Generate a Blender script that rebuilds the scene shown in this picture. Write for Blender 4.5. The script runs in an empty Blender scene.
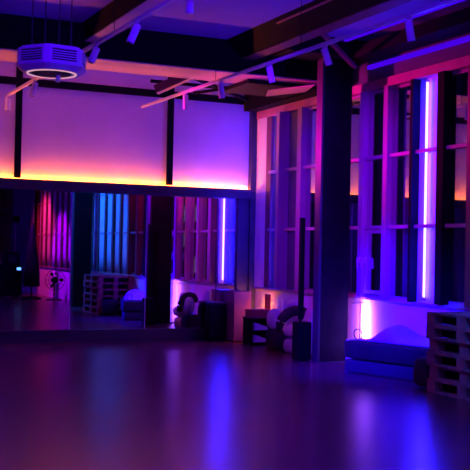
import bpy, bmesh, math, random
from mathutils import Vector, Matrix, noise
R = math.radians
PI = math.pi
random.seed(7)
C = bpy.context.scene.collection
S = bpy.context.scene

# ------------------------------------------------------------------ camera
FPX = 994.5
yaw, pit, rol = R(24.632), R(0.851), R(1.165)
EYE = Vector((0, 0, 1.5))
FW = Vector((math.sin(yaw)*math.cos(pit), math.cos(yaw)*math.cos(pit), math.sin(pit)))
R0 = Vector((math.cos(yaw), -math.sin(yaw), 0)); U0 = R0.cross(FW)
RT = R0*math.cos(rol) + U0*math.sin(rol); UP = -R0*math.sin(rol) + U0*math.cos(rol)
cd = bpy.data.cameras.new('camera'); cam = bpy.data.objects.new('camera', cd); C.objects.link(cam)
cd.sensor_width = 36; cd.lens = FPX/470*36; cd.clip_start = .05; cd.clip_end = 300
cam.matrix_world = Matrix(((RT.x, UP.x, -FW.x, EYE.x), (RT.y, UP.y, -FW.y, EYE.y), (RT.z, UP.z, -FW.z, EYE.z), (0, 0, 0, 1)))
S.camera = cam

# ------------------------------------------------------------------ world, exposure, room lights and added fills
w = bpy.data.worlds.new('world'); S.world = w; w.use_nodes = True
w.node_tree.nodes['Background'].inputs[0].default_value = (.10, .01, .6, 1)
w.node_tree.nodes['Background'].inputs[1].default_value = .03
S.view_settings.view_transform = 'Standard'; S.view_settings.look = 'None'
S.view_settings.exposure = 0; S.view_settings.gamma = 1
S.view_settings.use_curve_mapping = False

def light(name, kind, loc, target, color, power, size=1, size_y=None, angle=60, blend=.6):
    l = bpy.data.lights.new(name, kind); l.color = color; l.energy = power
    if kind == 'AREA':
        l.size = size
        if size_y: l.shape = 'RECTANGLE'; l.size_y = size_y
    elif kind == 'SPOT':
        l.spot_size = R(angle); l.spot_blend = blend; l.shadow_soft_size = size
    else: l.shadow_soft_size = size
    o = bpy.data.objects.new(name, l); C.objects.link(o); o.location = loc
    if target is not None:
        o.rotation_euler = (Vector(target)-Vector(loc)).to_track_quat('-Z', 'Y').to_euler()
    return o
BLUE = (.075, .0, 1)
light('blue_camera_side_fill', 'AREA', (-1.5, -3.0, 3.2), (3.5, 13, 2.6), BLUE, 190, 4, 1.5)  # unseen blue fill added from the camera side
light('blue_wall_fill', 'AREA', (2.2, 13.6, 4.26), (2.2, 15.1, 3.3), BLUE, 10, 9.6, .12)  # unseen area light added behind the beam to tint the upper wall
light('blue_ceiling_wash', 'AREA', (2.5, 5.0, 2.6), (2.9, 7.2, 5.4), BLUE, 190, 2.5, 1.2).data.spread = R(95)  # unseen upward fill added to brighten the ceiling
light('blue_low_wall_wash', 'SPOT', (2.2, 8.6, 3.2), (7.3, 10.9, .35), (.008, 0, 1), 9500, .15, angle=31, blend=.9)  # unseen spot added to brighten the low wall
light('magenta_post_wash', 'SPOT', (4.0, 14.3, 3.2), (7.2, 11.3, 3.35), (1, .0, .5), 800, .1, angle=42, blend=.9)
light('violet_corner_wash', 'SPOT', (3.7, 8.3, 3.6), (7.2, 12.8, 2.2), (.08, .0, 1), 1100, .12, angle=40, blend=.8)  # unseen spot added to light the corner windows
light('violet_post_wash', 'SPOT', (4.4, 14.2, 3.2), (7.3, 12.2, 1.9), (.55, .0, 1), 260, .1, angle=62, blend=.8)  # unseen spot added for the post faces turned to the mirror
light('violet_window_post_wash', 'SPOT', (3.0, 7.2, 3.3), (7.2, 11.3, 2.2), (.32, .0, 1), 750, .1, angle=32, blend=.8)  # unseen spot added for posts that the column shades
light('blue_window_wash', 'SPOT', (4.9, 6.6, 3.5), (7.3, 7.1, 1.7), (.005, .12, 1), 1100, .1, angle=74)
light('pink_window_wash', 'SPOT', (5.4, 1.2, 3.4), (7.45, .75, 1.7), (1, .02, .18), 420, .1, angle=62)
light('violet_window_wash', 'SPOT', (5.4, 2.9, 3.4), (7.45, 2.7, 1.0), (.36, .0, 1), 900, .1, angle=50)

# ------------------------------------------------------------------ geometry of the place
M = 15.156        # mirror plane (y)
W = 7.309         # window wall (x)
XL, YB, ZC = -4.0, -8.0, 4.35
def ray(x, y): return FW + RT*((x-235)/FPX) + UP*((235-y)/FPX)
def onY(x, y, Y):
    d = ray(x, y); return EYE + d*(Y/d.y)
def onX(x, y, X=W):
    d = ray(x, y); return EYE + d*(X/d.x)
def onZ(x, y, z=0):
    d = ray(x, y); return EYE + d*((z-1.5)/d.z)

# ------------------------------------------------------------------ materials
def mat(name, col, rough=.5, metal=0, spec=.5, noise_amt=0, nscale=8, bump=0, bscale=60, emis=None, es=0, coat=0, stretch=None):
    m = bpy.data.materials.new(name); m.use_nodes = True; nt = m.node_tree; b = nt.nodes['Principled BSDF']
    b.inputs['Base Color'].default_value = (*col, 1); b.inputs['Roughness'].default_value = rough
    b.inputs['Metallic'].default_value = metal; b.inputs['Specular IOR Level'].default_value = spec
    b.inputs['Coat Weight'].default_value = coat
    if emis: b.inputs['Emission Color'].default_value = (*emis, 1); b.inputs['Emission Strength'].default_value = es
    tc = nt.nodes.new('ShaderNodeTexCoord'); mp = nt.nodes.new('ShaderNodeMapping'); nt.links.new(tc.outputs['Object'], mp.inputs[0])
    if stretch: mp.inputs['Scale'].default_value = stretch
    if noise_amt:
        n = nt.nodes.new('ShaderNodeTexNoise'); n.inputs['Scale'].default_value = nscale; n.inputs['Detail'].default_value = 5
        nt.links.new(mp.outputs[0], n.inputs[0])
        r = nt.nodes.new('ShaderNodeValToRGB'); nt.links.new(n.outputs[0], r.inputs[0])
        r.color_ramp.elements[0].position = .3; r.color_ramp.elements[1].position = .7
        r.color_ramp.elements[0].color = (*[c*(1-noise_amt) for c in col], 1)
        r.color_ramp.elements[1].color = (*[min(1, c*(1+noise_amt)) for c in col], 1)
        nt.links.new(r.outputs[0], b.inputs['Base Color'])
    if bump:
        n = nt.nodes.new('ShaderNodeTexNoise'); n.inputs['Scale'].default_value = bscale
        nt.links.new(mp.outputs[0], n.inputs[0])
        bp = nt.nodes.new('ShaderNodeBump'); bp.inputs['Strength'].default_value = bump; bp.inputs['Distance'].default_value = .02
        nt.links.new(n.outputs[0], bp.inputs['Height']); nt.links.new(bp.outputs[0], b.inputs['Normal'])
    return m
def glow(name, col, s):
    m = bpy.data.materials.new(name); m.use_nodes = True; nt = m.node_tree; nt.nodes.clear()
    e = nt.nodes.new('ShaderNodeEmission'); e.inputs[0].default_value = (*col, 1); e.inputs[1].default_value = s
    o = nt.nodes.new('ShaderNodeOutputMaterial'); nt.links.new(e.outputs[0], o.inputs[0]); return m
MT = dict(
    plaster=mat('white_plaster', (.72, .68, .7), .8, noise_amt=.04, nscale=3, bump=.05, bscale=30),
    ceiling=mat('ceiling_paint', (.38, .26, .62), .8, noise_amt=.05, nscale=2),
    black=mat('black_paint', (.006, .004, .008), .7, spec=.08, noise_amt=.3, nscale=6),
    steel=mat('black_steel', (.03, .022, .035), .45, spec=.4, noise_amt=.2, nscale=5),
    frame=mat('pale_painted_wood', (.42, .27, .32), .55, noise_amt=.12, nscale=7, stretch=(1, 1, .15)),
    redwood=mat('red_brown_wood', (.17, .05, .06), .5, noise_amt=.25, nscale=9, stretch=(1, 1, .1)),
    rail_red=mat('red_painted_rail', (.55, .16, .22), .5, noise_amt=.1, nscale=5),
    palewood=mat('pale_wood_board', (.62, .45, .42), .6, noise_amt=.12, nscale=5, stretch=(.15, 1, 1)),
    track=mat('white_track_metal', (.55, .5, .55), .4),
    white=mat('white_plastic', (.75, .73, .78), .4),
    grille=mat('dark_grille', (.04, .035, .06), .6),
    dark_plastic=mat('black_plastic', (.006, .005, .009), .6, spec=.08),
    pallet=mat('pallet_wood', (.38, .08, .11), .85, spec=.15, noise_amt=.35, nscale=10, bump=.3, bscale=40),
    mat_fabric=mat('navy_vinyl', (.012, .008, .02), .6, spec=.25, noise_amt=.2, nscale=4, bump=.1, bscale=20),
    mat_light=mat('grey_vinyl', (.028, .018, .045), .6, spec=.25, noise_amt=.15, nscale=4, bump=.1, bscale=20),
    cloth=mat('pale_cloth', (.55, .5, .6), .85, noise_amt=.1, nscale=6, bump=.4, bscale=14),
    dark_cloth=mat('dark_cloth', (.02, .016, .025), .85, noise_amt=.3, nscale=6, bump=.4, bscale=14),
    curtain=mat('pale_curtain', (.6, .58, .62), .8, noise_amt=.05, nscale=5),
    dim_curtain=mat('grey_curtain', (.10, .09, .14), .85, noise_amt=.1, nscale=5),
    red=mat('red_board', (.35, .03, .06), .5, noise_amt=.1, nscale=5),
    maroon=mat('maroon_laminate', (.26, .05, .12), .5, noise_amt=.08, nscale=5),
    rubber=mat('rubber', (.02, .02, .02), .8),
    chrome=mat('chrome', (.7, .7, .72), .2, metal=1),
    shoe=mat('white_shoe_leather', (.6, .58, .66), .5),
    asphalt=mat('asphalt', (.03, .03, .035), .9, noise_amt=.2),
    facade=mat('concrete_facade', (.08, .07, .07), .9, noise_amt=.2, nscale=2),
    lit_window=glow('lit_window', (.6, .5, .75), .9),
    lit_cool=glow('lit_window_cool', (.5, .6, 1), 1.0),
    led=glow('warm_led', (1, .17, .010), 215),
    neon=glow('violet_neon', (.018, .010, 1), 130),
    neon_bright=glow('violet_neon_bright', (.022, .010, 1), 150),
    streak=glow('purple_neon', (.13, .035, 1), 90),
    warm=glow('warm_lamp', (1, .24, .06), 130),
    ring_glow=glow('pale_ring_light', (1, .5, .65), .8),
    neon_bounce=glow('blue_neon_bounce', (.08, .0, 1), .75),  # emission stands in for neon light reflected near the window wall
    blueled=glow('blue_indicator', (.1, .3, 1), 3),
    orange_edge=mat('orange_wood_edge', (.7, .3, .12), .5),
)
# mirror
m = bpy.data.materials.new('mirror_silver'); m.use_nodes = True; b = m.node_tree.nodes['Principled BSDF']
b.inputs['Base Color'].default_value = (.80, .80, .84, 1); b.inputs['Metallic'].default_value = 1; b.inputs['Roughness'].default_value = 0; MT['mirror'] = m
# glass pane: clear with fresnel reflection
m = bpy.data.materials.new('window_glass'); m.use_nodes = True; nt = m.node_tree; nt.nodes.clear()
lw = nt.nodes.new('ShaderNodeLayerWeight'); lw.inputs[0].default_value = .5
pw = nt.nodes.new('ShaderNodeMath'); pw.operation = 'POWER'; pw.inputs[1].default_value = 2.0; nt.links.new(lw.outputs['Facing'], pw.inputs[0])
fr = nt.nodes.new('ShaderNodeMath'); fr.operation = 'MULTIPLY_ADD'; fr.inputs[1].default_value = .6; fr.inputs[2].default_value = .30; nt.links.new(pw.outputs[0], fr.inputs[0])
tr = nt.nodes.new('ShaderNodeBsdfTransparent'); tr.inputs[0].default_value = (.8, .8, .85, 1)
gl = nt.nodes.new('ShaderNodeBsdfGlossy'); gl.inputs['Roughness'].default_value = .01; gl.inputs[0].default_value = (1, 1, 1, 1)
mx = nt.nodes.new('ShaderNodeMixShader'); o = nt.nodes.new('ShaderNodeOutputMaterial')
nt.links.new(fr.outputs[0], mx.inputs[0]); nt.links.new(tr.outputs[0], mx.inputs[1]); nt.links.new(gl.outputs[0], mx.inputs[2]); nt.links.new(mx.outputs[0], o.inputs[0]); MT['glass'] = m
# floor: dark varnished boards
m = bpy.data.materials.new('dark_varnished_boards'); m.use_nodes = True; nt = m.node_tree; b = nt.nodes['Principled BSDF']
tc = nt.nodes.new('ShaderNodeTexCoord')
br = nt.nodes.new('ShaderNodeTexBrick'); br.inputs['Scale'].default_value = 1; br.inputs['Brick Width'].default_value = 1.8; br.inputs['Row Height'].default_value = .14
br.inputs['Mortar Size'].default_value = .002
br.inputs['Color1'].default_value = (.15, .038, .055, 1); br.inputs['Color2'].default_value = (.135, .034, .050, 1); br.inputs['Mortar'].default_value = (.03, .01, .015, 1)
nt.links.new(tc.outputs['Object'], br.inputs[0]); nt.links.new(br.outputs[0], b.inputs['Base Color'])
n = nt.nodes.new('ShaderNodeTexNoise'); n.inputs['Scale'].default_value = 2.2; n.inputs['Detail'].default_value = 6; nt.links.new(tc.outputs['Object'], n.inputs[0])
mr_ = nt.nodes.new('ShaderNodeMapRange'); mr_.inputs['To Min'].default_value = .245; mr_.inputs['To Max'].default_value = .275
nt.links.new(n.outputs[0], mr_.inputs[0]); nt.links.new(mr_.outputs[0], b.inputs['Roughness'])
n2 = nt.nodes.new('ShaderNodeTexNoise'); n2.inputs['Scale'].default_value = 9; nt.links.new(tc.outputs['Object'], n2.inputs[0])
bp = nt.nodes.new('ShaderNodeBump'); bp.inputs['Strength'].default_value = .012; bp.inputs['Distance'].default_value = .01
nt.links.new(n2.outputs[0], bp.inputs['Height']); nt.links.new(bp.outputs[0], b.inputs['Normal'])
b.inputs['Specular IOR Level'].default_value = .85
MT['floor'] = m

# ------------------------------------------------------------------ helpers
def box(bm, x0, x1, y0, y1, z0, z1, mtx=None, bevel=0):
    vs = [bm.verts.new(v) for v in ((x0,y0,z0),(x1,y0,z0),(x1,y1,z0),(x0,y1,z0),(x0,y0,z1),(x1,y0,z1),(x1,y1,z1),(x0,y1,z1))]
    fs = [bm.faces.new([vs[i] for i in f]) for f in ((0,3,2,1),(4,5,6,7),(0,1,5,4),(1,2,6,5),(2,3,7,6),(3,0,4,7))]
    if mtx is not None: bmesh.ops.transform(bm, matrix=mtx, verts=vs)
    if bevel:
        bmesh.ops.bevel(bm, geom=list({e for f in fs for e in f.edges}), offset=bevel, segments=3, affect='EDGES', profile=.5)
def frame_of(a, b):
    d = (Vector(b)-Vector(a)).normalized(); up = Vector((0, 0, 1)) if abs(d.z) < .95 else Vector((1, 0, 0))
    s = d.cross(up).normalized(); return d, s, s.cross(d)
def tube(bm, pts, r, n=10, caps=True):
    pts = [Vector(p) for p in pts]; rings = []
    for i, p in enumerate(pts):
        a = pts[max(0, i-1)]; b_ = pts[min(len(pts)-1, i+1)]; d, s, u = frame_of(a, b_)
        rr = r[i] if isinstance(r, (list, tuple)) else r
        rings.append([bm.verts.new(p + s*rr*math.cos(2*PI*k/n) + u*rr*math.sin(2*PI*k/n)) for k in range(n)])
    for a, b_ in zip(rings, rings[1:]):
        for k in range(n): bm.faces.new((a[k], a[(k+1) % n], b_[(k+1) % n], b_[k]))
    if caps: bm.faces.new(rings[0][::-1]); bm.faces.new(rings[-1])
def bar(bm, a, b_, wd, ht):
    d, s, u = frame_of(a, b_); a, b_ = Vector(a), Vector(b_)
    q = [[bm.verts.new(p + s*wd/2*i + u*ht/2*j) for i, j in ((-1,-1),(1,-1),(1,1),(-1,1))] for p in (a, b_)]
    for k in range(4): bm.faces.new((q[0][k], q[0][(k+1) % 4], q[1][(k+1) % 4], q[1][k]))
    bm.faces.new(q[0][::-1]); bm.faces.new(q[1])
def prism(bm, poly, lo, hi, axis='z'):
    def v(p, t): return {'z': (p[0], p[1], t), 'y': (p[0], t, p[1]), 'x': (t, p[0], p[1])}[axis]
    A = [bm.verts.new(v(p, lo)) for p in poly]; B = [bm.verts.new(v(p, hi)) for p in poly]
    n = len(poly)
    for k in range(n): bm.faces.new((A[k], A[(k+1) % n], B[(k+1) % n], B[k]))
    bm.faces.new(A[::-1]); bm.faces.new(B)
def lathe(bm, prof, c=(0, 0, 0), n=20, mtx=None):
    rings = []; allv = []
    for r_, z in prof:
        ring = [bm.verts.new((c[0]+r_*math.cos(2*PI*k/n), c[1]+r_*math.sin(2*PI*k/n), c[2]+z)) for k in range(n)]
        rings.append(ring); allv += ring
    for a, b_ in zip(rings, rings[1:]):
        for k in range(n): bm.faces.new((a[k], a[(k+1) % n], b_[(k+1) % n], b_[k]))
    bm.faces.new(rings[0][::-1]); bm.faces.new(rings[-1])
    if mtx is not None: bmesh.ops.transform(bm, matrix=mtx, verts=allv)
def soft(bm, c, dims, p=3.0, nu=28, nv=16, amp=.02, freq=4, seed=0, rz=0, flat=None, rx=0):
    """superellipsoid cushion with soft folds"""
    rings = []; mtx = Matrix.Translation(c) @ Matrix.Rotation(rz, 4, 'Z') @ Matrix.Rotation(rx, 4, 'X')
    sg = lambda v, e: math.copysign(abs(v)**e, v)
    for j in range(nv+1):
        ph = -PI/2 + PI*j/nv; ring = []
        for i in range(nu):
            th = 2*PI*i/nu; e = 2/p
            v = Vector((sg(math.cos(ph), e)*sg(math.cos(th), e)*dims[0]/2, sg(math.cos(ph), e)*sg(math.sin(th), e)*dims[1]/2, sg(math.sin(ph), e)*dims[2]/2))
            k = 1+amp*10*noise.noise(v*freq+Vector((seed*7.3, seed, 0)))
            v = Vector((v.x*k, v.y*k, v.z*(k if v.z > 0 else 1)))
            ring.append(bm.verts.new(mtx @ v))
        rings.append(ring)
    for a, b_ in zip(rings, rings[1:]):
        for k in range(nu): bm.faces.new((a[k], a[(k+1) % nu], b_[(k+1) % nu], b_[k]))
    bmesh.ops.remove_doubles(bm, verts=[v for r_ in rings for v in r_], dist=1e-5)
def ring(bm, c_, r_, tr_, ax, n=28):
    e1, e2 = ax; tube(bm, [c_+e1*r_*math.cos(2*PI*i/n)+e2*r_*math.sin(2*PI*i/n) for i in range(n+1)], tr_, 6, caps=False)
def obj(name, fn, material, parent=None, smooth=False, local=False):
    bm = bmesh.new()
    if callable(fn): fn(bm)
    bmesh.ops.recalc_face_normals(bm, faces=bm.faces)
    me = bpy.data.meshes.new(name); bm.to_mesh(me); bm.free()
    me.materials.append(MT[material] if isinstance(material, str) else material)
    if smooth:
        for p in me.polygons: p.use_smooth = True
    o = bpy.data.objects.new(name, me); C.objects.link(o)
    if parent is not None:
        o.parent = parent
        if not local: o.matrix_parent_inverse = pinv(parent)
    return o
def pinv(p):
    m = Matrix.Identity(4); q = p
    while q is not None:
        m = q.matrix_parent_inverse @ Matrix.LocRotScale(q.location, q.rotation_euler, q.scale) @ m; q = q.parent
    return m.inverted()
def thing(name, label, cat, loc=(0, 0, 0), rz=0, group=None):
    o = bpy.data.objects.new(name, None); C.objects.link(o); o.location = loc; o.rotation_euler = (0, 0, rz)
    o.empty_display_size = .1; o['label'] = label; o['category'] = cat
    if group: o['group'] = group
    return o
def tag(o, label, cat, group=None):
    o['label'] = label; o['category'] = cat
    if group: o['group'] = group
    return o
def struct(name, fn, material, parent=None, label=None):
    o = obj(name, fn, material, parent)
    if parent is None: o['kind'] = 'structure'; o['label'] = label or name.replace('_', ' '); o['category'] = name.split('_')[0]
    return o
def dup(root, loc=None, label=None):
    r_ = root.copy(); C.objects.link(r_)
    if loc is not None: r_.location = loc
    if label: r_['label'] = label
    for ch in list(root.children):
        c = ch.copy(); C.objects.link(c); c.parent = r_
        for g in list(ch.children):
            d = g.copy(); C.objects.link(d); d.parent = c
    return r_
B = lambda *a, **k: (lambda bm: box(bm, *a, **k))

# ------------------------------------------------------------------ shell
struct('floor', B(XL-.2, W+.25, YB-.2, M+.25, -.1, 0), 'floor', label='dark polished board floor with coloured reflections')
struct('ceiling', B(XL-.2, W+.25, YB-.2, M+.25, ZC, ZC+.1), 'ceiling', label='violet lit flat ceiling between the black beams')
struct('wall_back', B(XL-.2, W+.25, M+.014, M+.25, 0, ZC), 'plaster', label='white wall above the mirror washed orange and purple')
struct('wall_left', B(XL-.2, XL, YB, M, 0, ZC), 'dim_curtain')
struct('wall_front', B(XL, W, YB-.2, YB, 0, ZC), 'dim_curtain')
ZS, ZT = .89, 3.80
struct('wall_right', lambda bm: box(bm, W, W+.25, YB, M, 0, ZS-.03), 'plaster', label='low white wall under the windows lit bright violet')
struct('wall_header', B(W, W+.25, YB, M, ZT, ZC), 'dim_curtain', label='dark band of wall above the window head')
struct('trim_1', B(W-.05, W+.2, YB, M-.02, ZS-.03, ZS), 'frame', label='pale window sill running the length of the window wall')
struct('trim_2', B(W-.06, W-.001, YB, M-.12, ZT-.10, ZT+.02), 'rail_red', label='pink lit head rail above the windows')
# upper back wall frame
struct('trim_3', B(XL, 7.18, M-.05, M+.013, 3.945, 4.055), 'black', label='black horizontal rail high on the back wall')
for n, (a, c) in enumerate(((.80, .89), (3.23, 3.325), (5.70, 5.80))):
    struct('trim_%d' % (n+4), B(a, c, M-.03, M+.013, 2.53, ZC), 'black', label=['black upright on the back wall out at far left', 'black upright on the back wall left of centre', 'black upright on the back wall right of centre'][n])
struct('trim_7', B(7.18, 7.30, M-.09, M+.013, 0, 4.0), 'steel', label='dark corner post where back wall meets window wall')

# mirror
mir = thing('wall_mirror', 'wide black framed wall mirror filling the lower back wall', 'mirror', (2.5, M, 0))
def mirror_frame(bm):
    box(bm, XL+.01, 7.18, M-.13, M+.012, 2.355, 2.46); box(bm, XL+.01, 7.18, M-.13, M-.12, 2.46, 2.51)
    box(bm, XL+.01, 7.18, M-.045, M+.012, 0.002, .20)
    box(bm, 6.975, 7.18, M-.045, M+.012, .20, 2.355)
obj('frame', mirror_frame, 'steel', mir)
edges = [XL+.02, -.82, .42, 1.66, 2.90, 4.14, 5.38, 6.62, 6.975]
for a, c in zip(edges, edges[1:]):
    obj('mirror_panel', B(a+.003, c-.003, M, M+.010, .19, 2.36), 'mirror', mir)
for e in edges[1:-1]:
    obj('seam', B(e-.006, e+.006, M-.004, M+.008, .20, 2.355), 'track' if e in (4.14, 5.38) else 'steel', mir)
led = tag(obj('led_strip', B(XL+.05, 7.175, M-.040, M-.015, 2.462, 2.474), 'led'), 'glowing warm orange light strip lying along the top of the mirror frame', 'led strip')

# ------------------------------------------------------------------ windows: posts every 0.59 m
posts = []
k = 0; y = 14.61
while y > -7.6:
    posts.append(y); y -= .59
dark_fins = (2, 7, 8)
tn = 8
for i, y in enumerate(posts):
    dk = i in (7, 8)
    if i == 0: ya, yb, xa, m_ = y-.09, y+.09, W-.03, 'redwood'
    elif i == 7: ya, yb, xa, m_ = y-.045, y+.01, W-.10, 'black'
    elif i == 8: ya, yb, xa, m_ = y-.10, y+.03, W-.10, 'black'
    elif i == 1: ya, yb, xa, m_ = y-.05, y+.04, W-.17, 'frame'
    elif i in (2,): ya, yb, xa, m_ = y-.06, y+.07, W-.10, 'frame'
    else: ya, yb, xa, m_ = y-.05, y+.05, W-.09, ('frame' if i < 7 else 'redwood')
    struct('trim_%d' % tn, B(xa, W+.08, ya, yb, ZS, ZT-.10), m_, label='upright window post number %d from the corner' % (i+1)); tn += 1
BL = [  # bays: opaque blind bays
    ]
struct('window_1', B(W-.03, W+.02, 14.70, M-.09, ZS, ZT-.10), 'plaster', label='white blind panel at the corner beside the mirror, lit bright violet')
for i in range(len(posts)-1):
    y0, y1 = posts[i+1]+.05, posts[i]-.05
    wn = struct('window_%d' % (i+2), lambda bm: [box(bm, W+.02, W+.06, y0, y1, z0, z1) for z0, z1 in ((ZS, ZS+.05), (ZT-.15, ZT-.10))], 'frame', label='tall window bay %d from the corner' % (i+1))
    for z in (1.84, 2.78):
        obj('transom', B(W-.055, W+.05, y0-.001, y1+.001, z-.022, z+.022), 'frame', wn)
    if i in (0, 1):
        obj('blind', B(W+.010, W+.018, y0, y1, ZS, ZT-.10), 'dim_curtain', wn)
    elif i == 7:  # bay 10.48-9.89 : pale blind pulled down
        obj('blind', B(W+.010, W+.018, y0, y1, ZS, ZT-.10), 'plaster', wn)
    else:
        obj('pane', B(W-.008, W-.002, y0, y1, ZS+.05, ZT-.15), 'glass', wn)
    if i == 5:  # opening casement with handles
        def cf(bm):
            for a, b_, z0, z1 in ((y0, y0+.05, ZS+.05, 1.81), (y1-.05, y1, ZS+.05, 1.81), (y0+.05, y1-.05, ZS+.05, ZS+.10), (y0+.05, y1-.05, 1.76, 1.81)):
                box(bm, W-.03, W+.028, a, b_, z0, z1)
        obj('casement_frame', cf, 'frame', wn)
        for yy in (y1-.025, y1+.03):
            h_ = obj('handle', lambda bm: (box(bm, W-.045 if yy < y1 else W-.105, W-.03 if yy < y1 else W-.09, yy-.012, yy+.012, 1.36, 1.44), tube(bm, [(W-.10 if yy > y1 else W-.05, yy, 1.42), (W-.13 if yy > y1 else W-.08, yy, 1.42), (W-.13 if yy > y1 else W-.08, yy-.01, 1.28)], .009)), 'white', wn)
            h_['label'] = 'white window handle'
    # curtains
def curtain(name, y0, y1, z0, z1, x, m_, folds, label, amp=None, pinch=0):
    amp = amp or (.014 if x < W and x > W-.1 else .035)
    def f(bm):
        n = folds*8; rows = 6; g = []
        for j in range(rows+1):
            t = j/rows; row = []
            for i in range(n+1):
                s = i/n; yy = y0+(y1-y0)*s
                if pinch: yy = y1-(y1-yy)*(1-pinch*math.sin(PI*min(1, t*1.2)))
                row.append(bm.verts.new((x+amp*math.sin(s*folds*2*PI)*(1+.3*math.sin(5*s)), yy, z0+(z1-z0)*t)))
            g.append(row)
        for a, b_ in zip(g, g[1:]):
            for i in range(n): bm.faces.new((a[i], a[i+1], b_[i+1], b_[i]))
    o = obj(name, f, m_, smooth=True)
    so = o.modifiers.new('thick', 'SOLIDIFY'); so.thickness = .004
    return tag(o, label, 'curtain')
curtain('curtain', 10.55, 10.93, ZS, 2.62, W+.14, 'curtain', 4, 'blue lit gathered curtain behind the window left of the first black post', pinch=.35)
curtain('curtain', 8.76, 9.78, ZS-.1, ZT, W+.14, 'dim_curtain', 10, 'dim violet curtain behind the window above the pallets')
curtain('curtain', 4.9, 8.66, ZS+.01, ZT-.12, W-.03, 'curtain', 17, 'long curtain lit sky blue, seen in the mirror above the pallets')
curtain('curtain', 1.75, 3.7, ZS+.01, ZT-.12, W-.03, 'curtain', 11, 'violet lit curtain seen in the mirror left of the dark column')
curtain('curtain', .1, 1.73, ZS+.01, ZT-.12, W-.03, 'curtain', 8, 'pink lit curtain behind the windows, seen in the mirror')
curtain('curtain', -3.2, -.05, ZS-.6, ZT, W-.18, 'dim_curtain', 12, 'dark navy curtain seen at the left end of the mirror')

# neon tubes
def neon(name, X, Y, z0, z1, m_, label, r=.014, cat='neon tube'):
    t = thing(name, label, cat, (X, Y, z0))
    obj('tube', lambda bm: tube(bm, [(X, Y, z0+.03), (X, Y, z1-.03)], r, 12), m_, t, True)
    for z in (z0, z1-.03):
        obj('end_cap', lambda bm: tube(bm, [(X, Y, z), (X, Y, z+.03)], r*1.25, 12), 'white', t)
    return t
neon('neon_tube', W-.035, 10.22, .93, 3.66, 'neon', 'white violet vertical neon tube between two black window posts')
neon('neon_tube', W-.10, 14.10, .93, 3.66, 'neon_bright', 'vertical neon tube near the corner, seen in the mirror at far right')
t = thing('wall_light', 'slim line light washing the low wall white, just right of the column', 'light', (W-.09, 11.6, .06))
obj('housing', lambda bm: box(bm, W-.098, W-.090, 11.592, 11.608, .02, .84), 'white', t)
obj('foot', lambda bm: box(bm, W-.13, W-.06, 11.57, 11.63, 0, .02), 'steel', t)
light('line_light', 'AREA', (W-.086, 11.6, .44), (W, 11.6, .44), (.36, .09, 1), 32, .03, .76).rotation_euler = Matrix(((0, 0, -1), (1, 0, 0), (0, -1, 0))).transposed().transposed().to_euler()

# ------------------------------------------------------------------ columns and beams
def column(Y0, label):
    t = thing('steel_column', label, 'column', (6.86, Y0+.075, 0))
    x0, x1 = 6.633, 7.087
    obj('shaft', lambda bm: (box(bm, x0+.02, x1, Y0, Y0+.145, 0.0, 4.12)), 'black', t)
    obj('side_flange', lambda bm: box(bm, x0-.012, x0+.02, Y0-.004, Y0+.149, 0.0, 4.12), 'steel', t)
    obj('base_plate', B(x0-.03, x1+.03, Y0-.03, Y0+.175, 0, .012), 'steel', t)
column(11.706, 'thick black steel column standing in front of the windows')
column(6.12, 'black steel column seen in the mirror left of the pallets')

def beam(name, fn, under, label):
    t = thing(name, label, 'beam', (0, 0, 0))
    obj('girder', fn, 'black', t)
    if under: u = obj('underside_board', under[0], under[1], t); u['label'] = under[2]
    return t
beam('cross_beam', B(XL, W, 12.30, 13.05, 3.925, ZC), (B(XL, W-.001, 12.33, 13.09, 3.91, 3.925), 'palewood', 'pale pink lit underside board'), 'deep black ceiling beam running across the room before the back wall')
beam('roof_beam', lambda bm: prism(bm, [(3.44, ZC), (3.49, 4.13), (3.66, 4.13), (3.70, ZC)], 2, 12.299, 'y'), (B(3.485, 3.665, 2, 12.299, 4.115, 4.13), 'palewood', 'salmon lit underside board'), 'black ceiling beam with salmon underside above the air purifier')
beam('roof_beam', lambda bm: prism(bm, [(5.46, ZC), (5.68, 4.13), (5.93, 4.13), (5.97, ZC)], 2, 12.299, 'y'), (B(5.70, 5.90, 2, 12.299, 4.115, 4.13), 'redwood', 'dull red brown underside board'), 'wide black ceiling beam running toward the column')
tag(obj('wood_batten', B(5.50, 5.53, 6.5, 10.9, 4.29, 4.31), 'orange_edge'), 'thin orange wooden strip along the side of the wide ceiling beam', 'strip')
beam('column_beam', B(5.98, W-.001, 11.45, 12.0, 4.12, ZC), None, 'black beam resting on top of the steel column')
beam('wall_beam', lambda bm: (box(bm, 6.93, W-.001, 2, 11.44, 4.10, 4.26)), None, 'black beam running along the top of the window wall')
tag(obj('neon_reflection', B(W-.055, W-.002, 4, 11.6, 4.0, 4.055), 'neon_bounce'), 'added strip glowing blue for reflected neon along the wall above the window head', 'led strip')  # no lamp: reflected neon put in as a glowing strip
tag(obj('neon_reflection', B(6.78, 6.84, 4, 11.44, 4.31, 4.345), 'neon_bounce'), 'added strip glowing blue for reflected neon under the ceiling beside the black wall beam', 'led strip')  # second glow standing in for neon light, not a fixture
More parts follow.
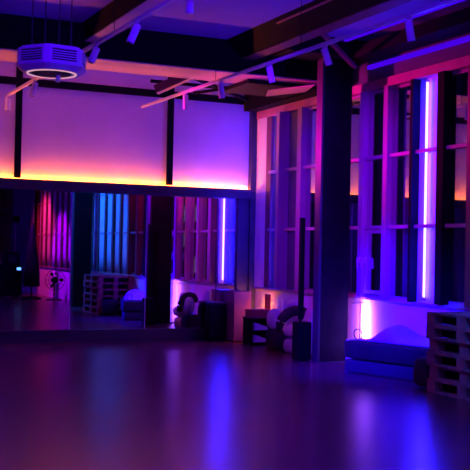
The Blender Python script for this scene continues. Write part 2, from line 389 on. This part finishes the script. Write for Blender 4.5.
# braces near column and back corner
def brace(name, a, b_, wd, ht, m_, label): return tag(obj(name, lambda bm: bar(bm, a, b_, wd, ht), m_), label, 'brace')
brace('diagonal_brace', (5.97, 10.6, 4.18), (6.95, 11.42, 3.98), .05, .05, 'redwood', 'slanted red brown brace between wide ceiling beam and column head')
brace('diagonal_brace', tuple(onY(156, 90, 13.4)), tuple(onY(192, 74, 13.1)), .14, .12, 'redwood', 'short brown angled brace under the cross beam')
brace('truss_bar', tuple(onY(190, 76, 13.3)), tuple(onY(250, 101, 15.0)), .05, .05, 'black', 'thin black truss bar slanting down to the back corner')
brace('truss_bar', tuple(onY(194, 93, 14.5)), tuple(onY(252, 85, 13.3)), .04, .04, 'black', 'thin black truss bar rising across the slanting one')
brace('truss_bar', (5.2, 14.6, 4.10), (7.0, 14.6, 4.10), .05, .05, 'black', 'thin level black truss bar behind the cross beam')
struct('trim_60', B(7.02, W-.001, 12.1, M-.1, 3.82, 4.12), 'black', label='dark header box above the corner windows')
tag(obj('ceiling_panel', lambda bm: prism(bm, [(6.66, 13.50), (6.46, 13.03), (6.80, 12.25), (6.98, 12.85)], 3.835, 3.85), 'palewood'), 'pale pink lit board under the dark truss near the corner', 'panel')
tag(obj('truss_plate', B(5.95, 7.015, 12.62, 13.6, 3.852, 3.908), 'black'), 'black plate under the cross beam left of the corner windows', 'plate')

# ------------------------------------------------------------------ lighting tracks
def track(a, b_, label, drops):
    t = thing('lighting_track', label, 'track', a)
    obj('rail', lambda bm: bar(bm, a, b_, .042, .034), 'track', t)
    for s in drops:
        p = Vector(a).lerp(Vector(b_), s)
        obj('hanging_rod', lambda bm: tube(bm, [p+Vector((0, 0, .015)), (p.x, p.y, ZC)], .004, 6), 'black', t)
    return t
T1 = ((3.07, 14.96, 3.75), (3.20, 7.0, 3.75)); T2 = ((5.22, 15.05, 3.75), (5.385, 6.5, 3.75))
track(*T1, 'salmon lit lighting track passing behind the air purifier', (.33, .62, .9))
track(*T2, 'long pink lit lighting track crossing in front of the column', (.33, .6, .9))
def spot(px, py, T, ln, tilt, az, label):
    # attach where the view of this fixture meets its track
    best = min((abs(((p := Vector(T[0]).lerp(Vector(T[1]), s/400))-EYE).dot(RT)/((p-EYE).dot(FW))*FPX+235-px), s) for s in range(401))[1]
    p = Vector(T[0]).lerp(Vector(T[1]), best/400)
    t = thing('track_spotlight', label, 'spotlight', tuple(p), 0, 'spotlights on the ceiling tracks')
    q = p+Vector((0, 0, -.075))
    obj('mount', lambda bm: (box(bm, p.x-.015, p.x+.015, p.y-.04, p.y+.04, p.z-.035, p.z-.018), tube(bm, [p+Vector((0, 0, -.03)), q], .008, 8)), 'track', t)
    d = Vector((math.sin(tilt)*math.cos(az), math.sin(tilt)*math.sin(az), -math.cos(tilt)))
    a, e = q-d*.03, q+d*(ln-.03)
    obj('lamp_body', lambda bm: tube(bm, [a, a+d*.004, e-d*.004, e], [.036, .039, .039, .036], 16), 'white', t, True)
    obj('lens', lambda bm: tube(bm, [e-d*.001, e+d*.003], .030, 16), 'grille', t)
    return t
for i, (px, T, ln, ti, az) in enumerate((
    (8, T1, .19, .02, 0), (35, T1, .19, .25, PI), (96, T1, .18, .38, PI), (137, T1, .2, .40, PI),
    (186, T2, .2, .03, 0), (221, T2, .2, .12, 0), (270, T2, .19, .25, 0), (325, T2, .19, .38, 0), (409, T2, .2, .2, 0))):
    spot(px, 0, T, ln, ti, az, ['violet spotlight at the far end of the left track', 'violet spotlight hanging left below the air purifier', 'tilted violet spotlight just right of the air purifier', 'tilted violet spotlight nearest on the left track',
        'spotlight at the far end of the long track', 'second spotlight from the far end of the long track', 'spotlight on the long track left of the column', 'tilted spotlight in front of the column head', 'spotlight on the long track right of the column'][i])
p = onY(190, 0, 9.5); p.z = min(p.z, ZC-.02)
t = thing('ceiling_spotlight', 'small violet cylinder lamp hanging at the top edge between the beams', 'spotlight', tuple(p))
obj('stem', lambda bm: tube(bm, [(p.x, p.y, ZC), (p.x, p.y, p.z-.02)], .012, 8), 'track', t)
obj('lamp_body', lambda bm: tube(bm, [(p.x, p.y, p.z-.01), (p.x, p.y, p.z-.14)], .038, 16), 'white', t, True)

# ------------------------------------------------------------------ air purifier
YP = 9.2
c = onY(52, 61, YP)
t = thing('air_purifier', 'hexagonal slatted air purifier hanging on thin rods from the ceiling', 'air purifier', (c.x, c.y, c.z-.1), 0)
RA = .345
view = math.atan2(-c.y, -c.x)            # from unit toward the viewer
angs = [view + R(22) + R(60)*k for k in range(6)]   # outward normals of the six faces
ap = RA*math.cos(R(30))
def hexpts(ap_, cut):
    out = []; half = ap_*math.tan(R(30))
    for a in angs:
        nrm = Vector((math.cos(a), math.sin(a))); tg = Vector((-nrm.y, nrm.x))
        for s in (-1, 1): out.append(nrm*ap_ + tg*(half-cut)*s)
    return [(c.x+v.x, c.y+v.y) for v in out]
H0, H1 = c.z-.075, c.z+.085
obj('housing', lambda bm: prism(bm, hexpts(ap, .035), H0, H1), 'white', t)
obj('top_cover', lambda bm: prism(bm, hexpts(ap-.03, .03), H1, H1+.02), 'white', t)
for a in angs:
    nrm = Vector((math.cos(a), math.sin(a), 0)); tg = Vector((-nrm.y, nrm.x, 0)); half = ap*math.tan(R(30))-.055
    cc = Vector((c.x, c.y, 0))+nrm*(ap+.001)
    mm = Matrix(((tg.x, nrm.x, 0, cc.x), (tg.y, nrm.y, 0, cc.y), (0, 0, 1, 0), (0, 0, 0, 1)))
    g = obj('grille', lambda bm: box(bm, -half, half, -.002, .003, H0+.035, H1-.02, mtx=mm), 'grille', t)
    obj('slats', lambda bm: [box(bm, -half, half, .002, .010, z, z+.008, mtx=mm) for z in (H0+.048+.022*q for q in range(4))], 'white', g)
def skirt(bm):
    a_ = hexpts(ap+.012, .03); b_ = hexpts(ap-.05, .03)
    A = [bm.verts.new((x, y, H0)) for x, y in a_]; Bv = [bm.verts.new((x, y, H0-.045)) for x, y in b_]
    A0 = [bm.verts.new((x, y, H0+.012)) for x, y in a_]
    n = len(A)
    for k in range(n): bm.faces.new((A[k], A[(k+1) % n], Bv[(k+1) % n], Bv[k])); bm.faces.new((A0[k], A0[(k+1) % n], A[(k+1) % n], A[k]))
    bm.faces.new(Bv); bm.faces.new(A0)
obj('bottom_skirt', skirt, 'white', t)
obj('outlet', lambda bm: lathe(bm, [(.17, H0-.055), (.19, H0-.045)], (c.x, c.y, 0), 24), 'grille', t)
obj('light_ring', lambda bm: ring(bm, Vector((c.x, c.y, H0-.046)), .225, .008, (Vector((1, 0, 0)), Vector((0, 1, 0)))), 'ring_glow', t, True)['label'] = 'glowing pale pink ring'
pb = onY(58, 82, YP)
obj('sensor', lambda bm: tube(bm, [(pb.x, pb.y, H0-.04), (pb.x, pb.y, pb.z)], .022, 12), 'white', t)
obj('junction_box', lambda bm: box(bm, c.x+.03, c.x+.13, c.y-.05, c.y+.05, H1+.02, H1+.05), 'white', t)
for px in (32, 45, 59, 71):
    q = onY(px, 45, YP + (.12 if px in (45, 59) else -.02))
    obj('hanging_rod', lambda bm: (tube(bm, [(q.x, q.y, H1), (q.x, q.y, ZC)], .006, 6), tube(bm, [(q.x, q.y, H1), (q.x, q.y, H1+.08)], .013, 8)), 'steel', t)

# ------------------------------------------------------------------ pallets
def make_pallet():
    t = thing('wooden_pallet', '', 'pallet', (0, 0, 0), 0, 'stacked pallets under the window')
    X, Y = .80, 1.20; bl = .145; bw = .10
    obj('top_deck', lambda bm: [box(bm, a, a+.13, 0, Y, .122, .144) for a in (0, .1675, .335, .5025, .67)], 'pallet', t)
    for y_ in (0, (Y-bl)/2, Y-bl):
        obj('cross_board', B(0, X, y_, y_+bl, .100, .122), 'pallet', t)
    for x_ in (0, (X-bw)/2, X-bw):
        for y_ in (0, (Y-bl)/2, Y-bl): obj('block', B(x_, x_+bw, y_, y_+bl, .022, .100), 'pallet', t)
        obj('bottom_board', B(x_, x_+bw, 0, Y, 0, .022), 'pallet', t)
    
    obj('gap_filler', B(.11, .69, .045, Y-.045, .0225, .0995), 'dark_plastic', t)  # solid core added so the gaps between blocks stay dark
    return t
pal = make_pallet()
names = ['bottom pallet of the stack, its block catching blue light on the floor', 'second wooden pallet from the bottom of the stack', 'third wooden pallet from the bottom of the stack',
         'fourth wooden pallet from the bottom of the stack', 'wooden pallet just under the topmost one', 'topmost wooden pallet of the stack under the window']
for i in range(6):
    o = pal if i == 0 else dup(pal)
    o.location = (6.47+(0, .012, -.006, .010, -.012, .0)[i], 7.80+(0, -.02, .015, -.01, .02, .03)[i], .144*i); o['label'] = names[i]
    o.location.x -= 0

# ------------------------------------------------------------------ crash mats right of the column
def mat_obj(x0, x1, y0, y1, z0, z1, m_, label, rz=0, seed=0):
    o = obj('crash_mat', lambda bm: soft(bm, ((x0+x1)/2, (y0+y1)/2, (z0+z1)/2), (x1-x0, y1-y0, z1-z0), p=9, nu=64, nv=24, amp=.0022, freq=3, seed=seed), m_, smooth=True)
    return tag(o, label, 'mat')
def long_mat(name, z0, z1, m_, label, inset, seed):
    # one long side follows the wall, the open side runs slightly askew to it
    def f(bm):
        soft(bm, (0, 0, (z0+z1)/2), (2, 2, z1-z0), p=11, nu=96, nv=24, amp=.0025, freq=2.5, seed=seed)
        for v in bm.verts:
            u, t_ = (v.co.x+1)/2, (v.co.y+1)/2
            y_ = 9.37+inset+(10.80-9.37-inset)*t_
            xf = 6.86+inset+(6.42-6.86)*t_
            v.co.x = xf+(7.235-xf)*u; v.co.y = y_
    return tag(obj(name, f, m_, smooth=True), label, 'mat')
long_mat('crash_mat', 0.0, .17, 'mat_light', 'lower greyish crash mat on the floor right of the column', .03, 1)
long_mat('crash_mat', .176, .402, 'mat_fabric', 'upper dark navy crash mat lying on the grey one', 0, 2)
def blanket(bm):
    n = 24; mrows = 12; g = []
    for j in range(mrows+1):
        row = []
        for i in range(n+1):
            s, t_ = i/n, j/mrows
            y_ = 10.62-1.15*s; xf = 6.56+.34*s; x_ = xf+(7.19-xf)*t_
            z_ = .412+.19*math.exp(-((s-.33)/.13)**2)*math.sin(PI*min(1, .15+t_*.8))+.07*math.exp(-((s-.62)/.3)**2)*t_+.008*noise.noise(Vector((x_*6, y_*6, 0)))
            if i in (0, n) or j in (0, mrows): z_ = .409
            row.append(bm.verts.new((x_, y_, z_)))
        g.append(row)
    for a, b_ in zip(g, g[1:]):
        for i in range(n): bm.faces.new((a[i], a[i+1], b_[i+1], b_[i]))
o = obj('blanket', blanket, 'cloth', smooth=True); so = o.modifiers.new('thick', 'SOLIDIFY'); so.thickness = .012; so.offset = 1
tag(o, 'violet lit blanket heaped in a low peak on the crash mats', 'blanket')
o = obj('floor_bag', lambda bm: soft(bm, (6.84, 9.22, .18), (.34, .26, .34), p=4, amp=.008, seed=5), 'dark_cloth', smooth=True)
o.location = (-.17, -.0, 0); tag(o, 'dark rounded bag on the floor between crash mats and pallets', 'bag')
lp = onY(358, 336, 10.7)
tag(obj('cable_loop', lambda bm: tube(bm, [(lp.x+.06*math.cos(a), lp.y+.02*math.sin(a), .47+.065*math.sin(a)) for a in [x*PI/8 for x in range(-3, 12)]], .006, 6), 'dark_plastic', smooth=True), 'small black cable loop standing on the left end of the crash mats', 'cable')
ca = onX(352, 303, W-.008); cb = onX(367, 303, W-.008)
tag(obj('wall_cable', lambda bm: tube(bm, [ca, cb, (cb.x, cb.y, .7), (cb.x, cb.y, .42)], .005, 6), 'dim_curtain'), 'thin cable on the low wall left of the glowing tube', 'cable')

# ------------------------------------------------------------------ column loudspeaker
t = thing('column_loudspeaker', 'black box loudspeaker on the floor with a tall thin black pole, left of the column', 'loudspeaker', (6.54, 12.05, 0))
obj('subwoofer', lambda bm: box(bm, 6.455, 6.665, 11.95, 12.13, .012, .53, bevel=.012), 'dark_plastic', t)
obj('grille', lambda bm: box(bm, 6.475, 6.645, 11.944, 11.952, .05, .50), 'dark_plastic', t)
obj('foot', lambda bm: [box(bm, a, a+.04, b_, b_+.04, 0, .014) for a in (6.47, 6.61) for b_ in (11.965, 12.08)], 'rubber', t)
obj('pole', lambda bm: tube(bm, [(6.545, 12.06, .525), (6.545, 12.06, .60)], .019, 12), 'dark_plastic', t)
obj('line_speaker', lambda bm: box(bm, 6.515, 6.575, 12.02, 12.09, .56, 1.96, bevel=.008), 'dark_plastic', t)

# ------------------------------------------------------------------ things along mirror and corner
a = onZ(233, 343); b_ = onZ(247, 343)
t = thing('cabinet', 'maroon lit tall box cabinet against the mirror frame near the corner', 'cabinet', (6.87, 14.85, 0))
obj('body', lambda bm: box(bm, 6.745, 7.04, 14.68, 15.06, .02, .80), 'maroon', t)
obj('top', lambda bm: box(bm, 6.74, 7.045, 14.675, 15.065, .80, .82), 'maroon', t)
obj('plinth', lambda bm: box(bm, 6.755, 7.03, 14.69, 15.05, 0, .02), 'black', t)
t = thing('waste_bin', 'black round cornered bin standing before the mirror left of the maroon cabinet', 'bin', (6.56, 15.0, 0))
obj('bin_body', lambda bm: soft(bm, (6.56, 15.0, .30), (.33, .21, .60), p=7, amp=0, nu=48), 'dark_plastic', t, True)
obj('lid', lambda bm: soft(bm, (6.56, 15.0, .61), (.325, .205, .05), p=6, amp=0, nu=48), 'steel', t, True)

# shoe shelf
A0 = onZ(247, 344); 
t = thing('shoe_shelf', 'low black open shelf holding pale shoes in the corner', 'shelf', (7.05, 14.35, 0))
sx0, sx1, sy0, sy1 = 6.80, 7.20, 14.12, 14.45
def carc(bm):
    box(bm, sx0, sx0+.02, sy0, sy1, 0, .42); box(bm, sx1-.02, sx1, sy0, sy1, 0, .42)
    box(bm, sx0, sx1, sy1-.02, sy1, 0, .42)
obj('side_frame', carc, 'black', t)
for z in (.03, .22):
    obj('shelf_board', B(sx0+.02, sx1-.02, sy0, sy1-.02, z, z+.015), 'black', t)
obj('top', B(sx0-.01, sx1+.01, sy0-.01, sy1+.01, .42, .44), 'redwood', t)
def make_shoe():
    t = thing('sneaker', '', 'shoe', (0, 0, 0), 0, 'shoes on the low shelf')
    def up(bm):
        rings = []
        prof = [(0, .035, .07), (.03, .04, .095), (.08, .04, .085), (.14, .042, .06), (.20, .042, .045), (.245, .032, .035), (.262, .012, .022)]
        for x, wd, h in prof:
            rings.append([bm.verts.new((x, wd*math.cos(q), .018+h*max(0, math.sin(q)))) for q in [PI*i/8 for i in range(9)]])
        for a, b_ in zip(rings, rings[1:]):
            for k in range(8): bm.faces.new((a[k], a[k+1], b_[k+1], b_[k]))
        bm.faces.new(rings[0]); bm.faces.new(rings[-1][::-1])
    obj('upper', up, 'shoe', t, True, local=True)
    obj('sole', lambda bm: prism(bm, [(-.005, -.032), (.1, -.038), (.2, -.044), (.255, -.028), (.272, 0), (.255, .028), (.2, .044), (.1, .038), (-.005, .032)], 0, .02), 'white', t, local=True)
    obj('laces', lambda bm: [box(bm, .10+.02*i, .106+.02*i, -.022, .022, .088-.008*i, .094-.008*i) for i in range(4)], 'cloth', t, local=True)
    return t
sh = make_shoe()
for i, (x, y_, z, rz, lb) in enumerate(((6.86, 14.20, .045, .1, 'pale sneaker at the front of the bottom shelf in the corner'), (6.87, 14.34, .045, 0, 'pale sneaker behind the front one on the bottom shelf'), (6.88, 14.21, .235, .15, 'violet lit sneaker at the front of the upper shelf'), (6.89, 14.34, .235, .0, 'sneaker at the back of the upper shelf'))):
    o = sh if i == 0 else dup(sh)
    o.location = (x, y_, z); o.rotation_euler = (0, 0, rz); o['label'] = lb
tag(obj('red_box', lambda bm: box(bm, 6.815, 7.13, 14.16, 14.42, .44, .56, bevel=.012), 'red'), 'low red box lying on the black shoe shelf', 'box')
tag(obj('red_board', lambda bm: box(bm, 7.213, 7.238, 14.35, 14.52, 0, .79), 'red'), 'narrow upright dark red board leaning by the low wall beside the shoe shelf', 'board')
neon('corner_lamp', W-.028, 14.60, .30, .78, 'warm', 'small warm orange lamp glowing on the low wall in the corner', r=.012, cat='lamp')

# ------------------------------------------------------------------ soft pile between corner and loudspeaker
def cushion(name, px, py, Y, dims, m_, label, p=2.6, rz=0, seed=0, amp=.006, rx=0, cat='cushion', z=None):
    q = onY(px, py, Y)
    if z is not None: q.z = z
    return tag(obj(name, lambda bm: soft(bm, tuple(q), dims, p=p, rz=rz, seed=seed, amp=amp, rx=rx), m_, smooth=True), label, cat)
cushion('duffel_bag', 280, 340, 13.4, (.34, .44, .30), 'dark_cloth', 'dark bag on the floor at the left of the soft pile', 4, .1, 1, cat='bag', z=.15)
cushion('cushion', 294, 345, 12.9, (.24, .34, .22), 'cloth', 'pale cushion on the floor, lowest of the pile next to the loudspeaker', 3.4, .1, 2, z=.11)
cushion('cushion', 294, 331, 12.9, (.27, .36, .20), 'cloth', 'pale rounded cushion resting on the lowest cushion of the pile', 2.6, .1, 3, z=.32)
cushion('cushion', 274, 324, 13.45, (.17, .30, .32), 'cloth', 'pale round cushion resting on the dark bag at the left of the pile', 2.4, .1, 4, z=.465)
def bolster(bm):
    ctl = [onY(x, y, Y-.05) for x, y, Y in ((279, 330, 13.18), (281, 321, 13.18), (286, 315, 13.15), (294, 311, 13.1), (303, 312, 13.05), (310, 318, 13.0))]
    rr = [.045, .07, .08, .08, .075, .045]; pts = []; rad = []
    for i in range(5):
        p0, p1, p2, p3 = ctl[max(0, i-1)], ctl[i], ctl[i+1], ctl[min(5, i+2)]
        for k in range(6):
            u = k/6; pts.append(.5*((2*p1)+(p2-p0)*u+(2*p0-5*p1+4*p2-p3)*u*u+(3*p1-p0-3*p2+p3)*u**3)); rad.append(rr[i]+(rr[i+1]-rr[i])*u)
    pts.append(ctl[-1]); rad.append(.03); rad[0] = .02
    tube(bm, pts, rad, 18)
tag(obj('bolster', bolster, 'dark_cloth', smooth=True), 'long dark bent bolster draped over the pale cushions', 'bolster')
cushion('pillow', 294, 308, 13.5, (.12, .40, .74), 'cloth', 'large pale slumped pillow standing against the low wall behind the pile', 3.4, 0, 6, z=.37)
cushion('pillow', 311, 309, 12.66, (.14, .24, .66), 'cloth', 'pale tall pillow standing on the floor behind the loudspeaker pole', 4, 0, 7, z=.335)
q = onX(280, 307, W-.012)
tag(obj('socket_frame', lambda bm: [box(bm, W-.014, W-.002, a, b_, c0, c1) for a, b_, c0, c1 in ((q.y-.09, q.y+.09, q.z+.10, q.z+.115), (q.y+.075, q.y+.09, q.z-.12, q.z+.10), (q.y-.09, q.y-.075, q.z-.12, q.z+.10))], 'white'), 'thin white square outline on the low wall above the pile', 'frame')

# folded mats by the glowing tube seen in the mirror
for i in range(6):
    tag(obj('folded_mat', lambda bm: soft(bm, (7.02, 11.28, .03+.058*i), (.30+.02*random.random(), .28+.03*random.random(), .058), p=6, amp=.003, seed=i+20), 'cloth', smooth=True), 'folded pale mat, %s of the small stack behind the crash mats' % ['bottom', 'second', 'third', 'fourth', 'fifth', 'top'][i], 'mat', 'folded mats behind the crash mats')

# ------------------------------------------------------------------ gear seen at the left of the mirror
gx, gy = 6.35, 1.4
t = thing('pedestal_fan', 'round wire fan on a black stand, seen in the mirror before the pink wall', 'fan', (6.98, 3.2, 0))
fc = Vector((6.98, 3.2, .56))
AX = (Vector((1, 0, 0)), Vector((0, 0, 1)))
obj('guard', lambda bm: ([ring(bm, fc, r_, .008, AX) for r_ in (.28, .18, .08)], [tube(bm, [fc, fc+AX[0]*.28*math.cos(a)+AX[1]*.28*math.sin(a)], .006, 5) for a in [2*PI*i/12 for i in range(12)]]), 'dark_plastic', t, True)
obj('motor', lambda bm: tube(bm, [fc+Vector((0, -.02, 0)), fc+Vector((0, -.18, 0))], .08, 14), 'dark_plastic', t, True)
for i in range(3):
    a = 2*PI*i/3
    obj('blade', lambda bm: prism(bm, [(fc.x+.05*math.cos(a), fc.z+.05*math.sin(a)), (fc.x+.24*math.cos(a-.2), fc.z+.24*math.sin(a-.2)), (fc.x+.24*math.cos(a+.25), fc.z+.24*math.sin(a+.25))], fc.y-.012, fc.y-.006, 'y'), 'dark_plastic', t)
obj('stand', lambda bm: (tube(bm, [(fc.x, fc.y-.1, .03), (fc.x, fc.y-.1, fc.z)], .02, 10), lathe(bm, [(.22, 0), (.20, .03)], (fc.x, fc.y-.1, 0), 24)), 'dark_plastic', t)
t = thing('folded_parasol', 'tall closed black parasol standing upright, seen at the left of the mirror', 'parasol', (6.50, 2.45, 0))
obj('folded_canopy', lambda bm: lathe(bm, [(.24, .35), (.22, .8), (.14, 1.4), (.07, 1.95), (.03, 2.08)], (6.50, 2.45, 0), 14), 'dark_plastic', t, True)
obj('pole', lambda bm: tube(bm, [(6.50, 2.45, .03), (6.50, 2.45, 2.14)], .022, 10), 'dark_plastic', t)
obj('base', lambda bm: lathe(bm, [(.28, 0), (.28, .05), (.06, .08)], (6.50, 2.45, 0), 24), 'dark_plastic', t)
t = thing('equipment_case', 'black equipment case on wheels, seen at the left of the mirror', 'case', (5.96, 1.9, 0))
obj('case_body', lambda bm: box(bm, 5.65, 6.28, 1.55, 2.25, .08, .95, bevel=.02), 'dark_plastic', t)
obj('wheel', lambda bm: [tube(bm, [(a, b_-.012, .04), (a, b_+.012, .04)], .04, 12) for a in (5.75, 6.18) for b_ in (1.63, 2.17)], 'rubber', t)
obj('indicator', lambda bm: box(bm, 6.12, 6.24, 2.25, 2.256, .80, .88), 'blueled', t)['label'] = 'glowing blue indicator'
t = thing('loudspeaker', 'small black loudspeaker lying on the equipment case, seen in the mirror', 'loudspeaker', (5.9, 1.85, .95))
obj('cabinet_body', lambda bm: box(bm, 5.80, 6.22, 1.65, 2.15, .95, 1.30, bevel=.02), 'dark_plastic', t)
obj('speaker_cone', lambda bm: tube(bm, [(6.01, 2.15, 1.12), (6.01, 2.158, 1.12)], .13, 20), 'grille', t)
t = thing('light_stand', 'thin chrome tripod stand seen at the far left of the mirror', 'stand', (6.7, -.7, 0))
obj('pole', lambda bm: tube(bm, [(6.7, -.7, .3), (6.7, -.7, 2.2)], .014, 8), 'chrome', t)
for i in range(3):
    a = 2*PI*i/3+.4
    obj('leg', lambda bm: tube(bm, [(6.7, -.7, .55), (6.7+.42*math.cos(a), -.7+.42*math.sin(a), .012)], .010, 8), 'steel', t)
obj('lamp_head', lambda bm: box(bm, 6.6, 6.8, -.78, -.62, 2.2, 2.42, bevel=.02), 'dark_plastic', t)

# ------------------------------------------------------------------ outside the windows
tag(obj('street', B(W+.3, 40, -40, 45, -.6, -.5), 'asphalt'), 'dark street outside the windows', 'street')['kind'] = 'structure'
t = thing('building', 'dark building with lit windows across the street, seen through the glass in the mirror', 'building', (20, -18, 0))
obj('facade', B(20, 24, -34, -2, -.5, 12), 'facade', t)
for i in range(22):
    for j in range(4):
        if (i*7+j*5) % 4 == 0: continue
        y_ = -30+i*1.25; z = .2+j*1.35
        f_ = obj('window', B(19.95, 20.0, y_, y_+.85, z, z+.95), 'steel', t)
        obj('pane', B(19.93, 19.95, y_+.06, y_+.79, z+.06, z+.89), 'lit_cool' if (i+j) % 5 == 0 else 'lit_window', f_)
